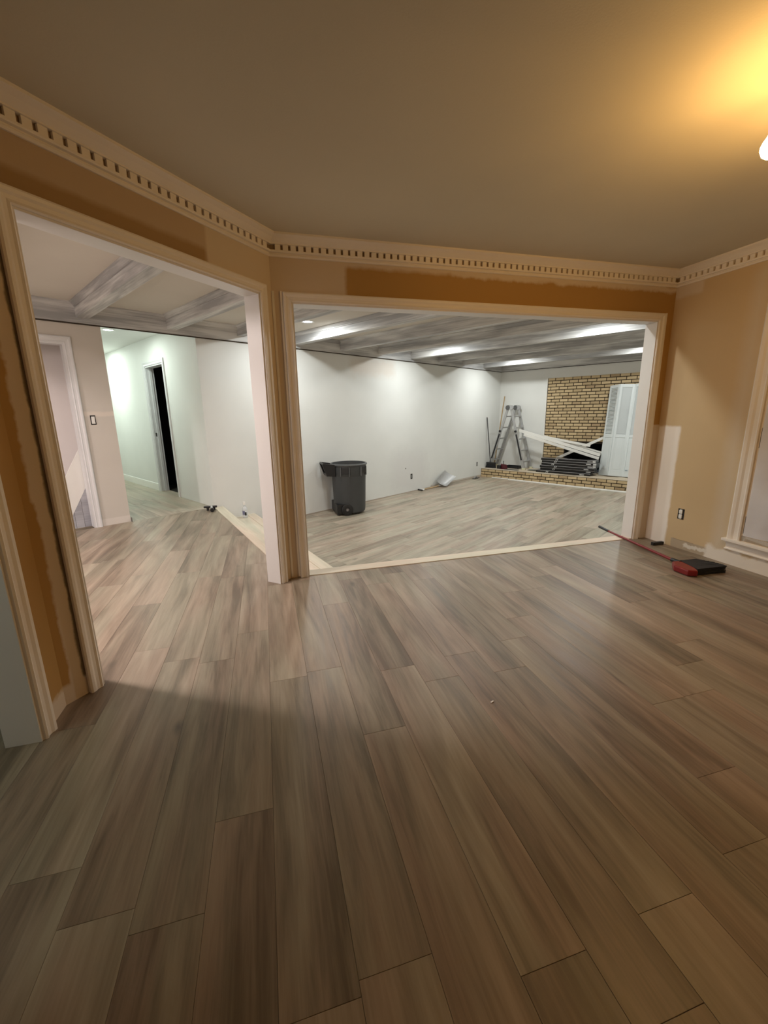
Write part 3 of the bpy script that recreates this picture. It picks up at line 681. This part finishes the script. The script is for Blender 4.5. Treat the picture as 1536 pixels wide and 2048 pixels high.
for i in range(len(bd)): a_, b_ = bd[i], bd[(i + 1) % len(bd)]; fs.append((a_, b_, b_ + K, a_ + K))
m.add(vs, fs).build('blade', M_ALU, sv, smooth=True)
MB().tube([(.06, .005, .060), (-.02, .03, .035), (-.20, .05, .022), (-.50, .06, .020)], .013, 10).build('shaft', M_WOODH, sv, smooth=True)
MB().cyl((-.02, .03, .035), (.05, .008, .056), .018, .022, 12).build('ferrule', M_CHROME, sv, smooth=True)
MB().tube([(-.50, .06, .020), (-.56, .03, .022), (-.64, .02, .024)], .012, 8).tube([(-.50, .06, .020), (-.56, .09, .022), (-.64, .10, .024)], .012, 8).build('yoke', M_WHITEPL, sv, smooth=True)
MB().cyl((-.64, .00, .024), (-.64, .12, .024), .016, n=12).build('grip', M_BLACK, sv, smooth=True)

# flat float left on the floor near the hearth
ft = thing('plaster_float', 'small flat black trowel with grey handle on the floor by the long wall', 'trowel', W(7.84, .09, ZLOW), RZ(TF) + .1)
MB().box(-.13, .13, -.045, .045, .001, .012).build('blade', M_BLACK, ft, bevel=.002)
MB().tube([(-.09, 0, .012), (-.08, 0, .045), (-.04, 0, .055), (.04, 0, .055), (.06, 0, .012)], .010, 8).build('handle', plain('grey_rubber', (.35, .35, .35), .5), ft, smooth=True)

# long white boards lying in front of the hearth
def board_between(name, label, cat, p, q, wd, thk, mat, up=(0, 0, 1), group=None, bev=.003):
    p, q = Vector(p), Vector(q); c = (p + q) / 2
    t = MB().bar(p - c, q - c, wd, thk, up).build(name, mat, None, tuple(c), None, bevel=bev, label=label, category=cat)
    if group: t['group'] = group
    return t
board_between('white_board', 'short thin white moulding on the floor at the left end of the hearth front', 'board', W(8.175, .36, ZLOW + .010), W(8.185, .82, ZLOW + .010), .045, .016, M_BOARD, group='white boards in front of the hearth')
board_between('white_board', 'long white board lying on the floor along the brick hearth front', 'board', W(8.11, .86, ZLOW + .012), W(8.00, 3.75, ZLOW + .012), .085, .022, M_BOARD, group='white boards in front of the hearth')

# ---- on the hearth: local frame X = along the hearth to the right, Y = into the wall
def hth(name, label, cat, u, v, group=None): return thing(name, label, cat, W(u, v, ZHEARTH), RZ(TG), group)
ld = hth('folding_ladder', 'aluminium multi position ladder set up as an A frame on the hearth', 'ladder', 8.55, 0)
HZ, HV = 1.53, .555
def rail(v0, v1, y, nm='rail', w_=.062, t0=0.0, t1=1.0, thk=.026, mat=M_ALU, dy=0.0, par=None):
    a = Vector((v0, y + dy, .0)); b = Vector((v1, y + dy, HZ - .02)); p = a + (b - a) * t0; q = a + (b - a) * t1
    return MB().bar(p, q, thk, w_, up=((b - a).cross(Vector((0, 1, 0))))).build(nm, mat, par or ld, bevel=.004)
for y in (0.0, .40):
    for v0, v1 in ((.05, HV - .045), (1.02, HV + .045)):
        rl = rail(v0, v1, y, 't_'[:0] + 'rail', .060)
        rail(v0, v1, y, 'outer_rail', .072, .0, .60, .034, M_ALU)
        if y == 0.0:
            rail(v0, v1, y, 'warning_label', .040, .16, .58, .002, M_BLACK, dy=-.018)
            a = Vector((v0, y, 0)); b = Vector((v1, y, HZ)); p = a + (b - a) * .62
            MB().cyl(p + Vector((0, -.05, 0)), p + Vector((0, -.01, 0)), .026, n=12).build('lock_knob', M_BLACK, ld, smooth=True)
        a = Vector((v0, y, 0)); MB().box(v0 - .045, v0 + .045, y - .024, y + .024, 0, .045).build('foot', plain('pale_rubber', (.62, .60, .42), .7), ld, bevel=.006)
    for dv in (-.040, .040):
        MB().cyl((HV + dv, y - .024, HZ), (HV + dv, y + .024, HZ), .060, n=20).build('hinge', M_ALU if dv > 0 else plain('dark_hinge', (.12, .12, .12), .4, metal=.6), ld, smooth=True)
for v0, v1 in ((.05, HV - .045), (1.02, HV + .045)):
    for k in range(5):
        t_ = .13 + k * .185; vx = v0 + (v1 - v0) * t_; z_ = (HZ - .02) * t_
        MB().box(vx - .030, vx + .030, .01, .39, z_ - .014, z_ + .014).build('rung', M_ALU, ld, bevel=.004)

p = Vector(W(8.80, .055, ZHEARTH + .002)); q = Vector(W(9.035, .15, 1.625))
MB().cyl(Vector((0, 0, 0)), q - p, .0145, .0135, 10).build('wooden_pole', M_WOODH, None, tuple(p), smooth=True, label='long bare wooden pole leaning in the corner behind the ladder', category='pole')

br = thing('broom', 'broom with thin black handle leaning on the long wall left of the ladder', 'broom', W(8.43, .17, ZHEARTH))
q = Vector(W(8.385, .030, 1.10)) - Vector(W(8.43, .17, ZHEARTH)); d = q.normalized()
MB().cyl(d * .14, q, .011, .011, 10).build('handle', M_BLACK, br, smooth=True)
hb = MB().prism([(-.13, -.025), (.13, -.025), (.13, .025), (-.13, .025)], .10, .15).build('head', M_BLACK, br, rotz=RZ(TG), bevel=.008)
bz = MB(); rr = random.Random(2)
for i in range(22):
    for j in range(4):
        x_ = -.12 + i * .0114; y_ = -.018 + j * .012
        bz.bar((x_, y_, .105), (x_ * 1.18 + rr.uniform(-.004, .004), y_ * 1.5, .004), .006, .005, up=(0, 1, .1))
bz.build('bristles', plain('black_bristle', (.02, .02, .022), .8), br, rotz=RZ(TG), kind='stuff')
dp = hth('dustpan', 'dark red dustpan standing on the hearth at the foot of the ladder', 'dustpan', 8.44, .52)
MB().prism_xz([(-.11, .0), (.12, .0), (.09, .115), (-.07, .13)], .0, .012).box(-.11, .12, -.06, 0, 0, .008).build('pan', plain('maroon_plastic', (.085, .008, .014), .3), dp, bevel=.004)
MB().box(-.16, -.06, -.05, .01, .001, .09).build('brush_head', M_BLACK, dp, bevel=.01)
MB().tube([(0, .006, .11), (-.01, .02, .16), (-.02, .04, .2)], .009, 8).build('handle', M_BLACK, dp, smooth=True)
tr = hth('plastic_tray', 'shallow black plastic tray on the hearth between the ladder legs', 'tray', 8.77, .63)
MB().box(-.20, .20, -.13, .13, .0, .006).box(-.20, -.19, -.13, .13, .006, .06).box(.19, .20, -.13, .13, .006, .06).box(-.19, .19, -.13, -.12, .006, .06).box(-.19, .19, .12, .13, .006, .06).build('shell', M_BLACK, tr, bevel=.003)
for k, (uu, vv, l_, cc) in enumerate(((8.40, .78, .34, .05), (8.62, 1.25, .28, .10), (8.58, 1.28, .24, .16))):
    board_between('flooring_offcut', ['thin dark flooring offcut near the hearth edge in front of the tray', 'grey green flooring offcut between ladder foot and black cartons', 'smaller flooring offcut lying on the grey green one'][k], 'offcut',
                  W(uu, vv - l_ / 2, ZHEARTH + .006 + (k == 2) * .013), W(uu, vv + l_ / 2, ZHEARTH + .006 + (k == 2) * .013), .12, .011, plain('offcut_%d' % k, (cc * .9, cc, cc * .85), .5), group='flooring offcuts on the hearth')

# stack of black flooring cartons
M_CART = plain('black_carton', (.010, .010, .011), .22, var=.2, vscale=8); M_CARTGLINT = plain('carton_glint', (.42, .42, .43), .3); M_LAB = plain('carton_label', (.55, .55, .54), .5)
rr = random.Random(12); NC = 6; CHT = .056
ORD = ['bottom', 'second from the bottom', 'third from the bottom', 'fourth from the bottom', 'fifth from the bottom', 'top']
for k in range(NC):
    du = (-.075 if k == 0 else rr.uniform(-.012, .012)); dv = (-.05 if k == 0 else rr.uniform(-.03, .03)) + .01 * k
    t = thing('flooring_carton', 'long flat black flooring carton, %s of the stack on the hearth' % ORD[k], 'carton', W(8.58 + du, 2.07 + dv, ZHEARTH + .001 + k * (CHT + .002)), RZ(TG) + rr.uniform(-.006, .006), 'flooring cartons stacked on the hearth')
    MB().box(-.62, .62, -.10, .10, 0, CHT).build('box', M_CART, t, bevel=.002)
    MB().box(-.62, .62, -.1025, -.1005, CHT - .009, CHT - .001).build('edge_glint', M_CARTGLINT, t)  # pale strip painted for the light glinting along the top edge
    x_ = -.36 + (k % 3) * .05
    for j in range(2): MB().obox((x_ + j * .035, -.1015, CHT * .5), (.010, 0, .004), (0, .0008, 0), (.008, 0, .018)).build('tape_mark', M_LAB, t)
    MB().box(.40 + (k % 2) * .04, .50 + (k % 2) * .04, -.102, -.1005, .012, .030).build('printed_label', M_LAB, t)
    if k >= 3: MB().box(.55, .615, -.1022, -.1005, .006, CHT - .012).build('barcode_label', M_LAB, t)

# trim boards leaning across the fireplace
TB_ = [('thick white trim board leaning from the ladder down towards the louvred doors, upper of the pair', (8.74, .73, .772), (8.80, 2.70, .245), .070, .022),
       ('thick white trim board leaning from the ladder, lower of the pair', (8.70, .90, .665), (8.76, 2.69, .170), .060, .020),
       ('thin white trim strip above the pair of leaning boards, starting at the brick edge', (8.84, 1.36, .640), (8.86, 2.76, .285), .035, .014),
       ('short white strip lying on the leaning boards with a cut end', (8.80, 1.40, .615), (8.83, 2.46, .44), .055, .012),
       ('white trim board crossing the others in front of the dark firebox, rising to the right', (8.93, 1.50, .010), (8.93, 2.82, .690), .060, .018)]
for lb, p, q, wd, tk in TB_:
    board_between('trim_board', lb, 'board', W(*p), W(*q), tk, wd, M_BOARD, up=(0, 0, 1), group='white trim boards leaning across the fireplace', bev=.003)

# folded louvred doors leaning on the bricks
dd = thing('bifold_door', 'set of pale blue grey folding louvred doors leaning against the brick wall', 'door', W(8.79, 2.71, ZHEARTH + .001), 0)
dd.rotation_euler = (-.118, 0, RZ(TG))
pts = [Vector((0, 0, 0)), Vector((.235, -.165, 0)), Vector((.50, -.075, 0)), Vector((.745, -.215, 0)), Vector((1.00, -.10, 0))]
DH, ST = 1.965, .045
for k in range(4):
    a, b = pts[k] + Vector((0, 0, 0)), pts[k + 1]; d = (b - a).normalized(); Lw = (b - a).length - .004; nrm = Vector((-d.y, d.x, 0))
    lf_ = put('leaf', None, dd, tuple(a + d * .002), math.atan2(d.y, d.x))
    # z start keeps the tilted leaf on the hearth
    for x_ in (0, Lw - ST): MB().box(x_, x_ + ST, -.014, .014, .0, DH).build('stile', M_SHUTTER, lf_, bevel=.003)
    for z_, h_ in ((0, .12), (.84, .06), (DH - .065, .065)): MB().box(ST, Lw - ST, -.013, .013, z_, z_ + h_).build('rail', M_SHUTTER, lf_, bevel=.002)
    MB().box(ST, Lw - ST, -.005, .005, .12, .84).box(ST + .03, Lw - ST - .03, -.009, .009, .15, .81).build('panel', M_SHUTTER, lf_, bevel=.002)
    if k == 0:
        n_ = 34; lm = MB().box(-(Lw / 2 - ST), (Lw / 2 - ST), -.018, .018, -.0025, .0025).mesh('louvre', M_SHUTTER)
        for i in range(n_):
            o = put('louvre', lm, lf_, (Lw / 2, 0, .915 + i * (DH - .065 - .93) / (n_ - 1))); o.rotation_euler = (.85, 0, 0)
    else: MB().box(ST, Lw - ST, -.004, .004, .90, DH - .065).box(ST + .018, Lw - ST - .018, -.007, .007, .918, DH - .083).build('upper_panel', M_SHUTTER2, lf_, bevel=.002)
MB().tube([(.56, -.125, .14), (.56, -.155, .14), (.60, -.155, .14), (.60, -.125, .14)], .006, 8).build('pull_handle', plain('blue_grey_metal', (.25, .32, .38), .4, metal=.5), dd, smooth=True)

# clear bottle on the lower step
bt = thing('spray_bottle', 'small clear plastic bottle with white cap on the lower step by the wall', 'bottle', (-2.035, 6.005, ZMID + .002), 0)
MB().lathe([(.0001, 0), (.034, .002), (.038, .012), (.038, .115), (.034, .14), (.020, .165), (.014, .175), (.014, .19), (.0001, .19)], 20).build('body', plain('clear_plastic', (.72, .76, .80), .15, alpha=.55), bt, smooth=True)
MB().lathe([(.0001, .236), (.015, .234), (.019, .225), (.019, .19), (.0001, .19)], 16).build('cap', M_WHITEPL, bt, smooth=True)
MB().lathe([(.0385, .045), (.0385, .105)], 12, a0=-pi * .75, a1=-pi * .40).build('label', plain('ink_label', (.16, .17, .28), .5), bt)
MB().lathe([(.0390, .035), (.0390, .085)], 6, a0=-pi * .42, a1=-pi * .22).build('dark_print', M_BLACK, bt)

# black tool at the hall corner
tl = thing('suction_handle', 'small black bar tool with grey neck on the landing at the hall corner', 'tool', (-2.36, 5.60, .001), .25)
MB().box(-.085, .085, -.018, .018, .035, .062).build('cross_bar', M_BLACK, tl, bevel=.008)
MB().cyl((.015, -.005, .052), (.03, -.09, .028), .015, .018, 12).build('neck', plain('tool_grey', (.42, .42, .42), .4), tl, smooth=True)
MB().cyl((.03, -.08, .026), (.036, -.13, .026), .026, .026, 14).build('knob', M_BLACK, tl, smooth=True)
for x_ in (-.05, .03): MB().box(x_, x_ + .03, -.01, .01, 0, .036).build('leg', M_BLACK, tl)

# red broom on the floor near the right jamb
rb = thing('red_broom', 'red handled angle broom with black bristles lying on the floor by the tan wall', 'broom', (2.38, 3.22, 0))
MB().cyl((-.035, 1.02, .012), (-.005, .04, .034), .0105, .0125, 12).build('handle', M_RED, rb, smooth=True)
MB().cyl((-.040, 1.19, .012), (-.035, 1.01, .012), .0145, .013, 12).build('grip', M_BLACK, rb, smooth=True)
MB().cyl((-.006, .07, .034), (.004, -.02, .038), .017, .020, 12).build('socket', M_BLACK, rb, smooth=True)
MB().prism([(-.060, -.01), (.010, .0), (.030, -.13), (-.010, -.235), (-.075, -.215), (-.105, -.10)], .004, .052).build('head_cap', M_RED, rb, bevel=.012)
bz = MB(); rr = random.Random(6)
for i in range(30):
    for j in range(5):
        t_ = i / 29; s0 = Vector((.005 + .005 * t_, -.005 - .190 * t_, .010 + j * .010)); e0 = Vector((.235 + .03 * t_ - .09 * (1 - t_) ** 2, .012 - .16 * t_ + rr.uniform(-.006, .006), .006 + j * .0125))
        bz.bar(s0, e0, .0075, .008)
bz.build('bristles', plain('black_bristle', (.02, .02, .022), .8), rb, kind='stuff')
bk = thing('tapping_block', 'small black block on the floor at the foot of the white wall patch', 'block', (2.575, 3.79, 0), .22)
MB().box(-.058, .058, -.016, .016, 0.0005, .030).build('body', M_BLACK, bk, bevel=.004)
MB().box(-.045, .045, -.0175, -.0155, .010, .020).build('groove', plain('block_groove', (.05, .045, .045), .5), bk)

# a bright crumb on the planks
MB().obox((0, 0, .002), (.008, .002, 0), (-.001, .003, 0), (0, 0, .0015)).build('paint_chip', M_WHITEPL, None, (.465, 1.62, 0), .4, label='tiny white paint chip on the planks in the middle of the room', category='chip')
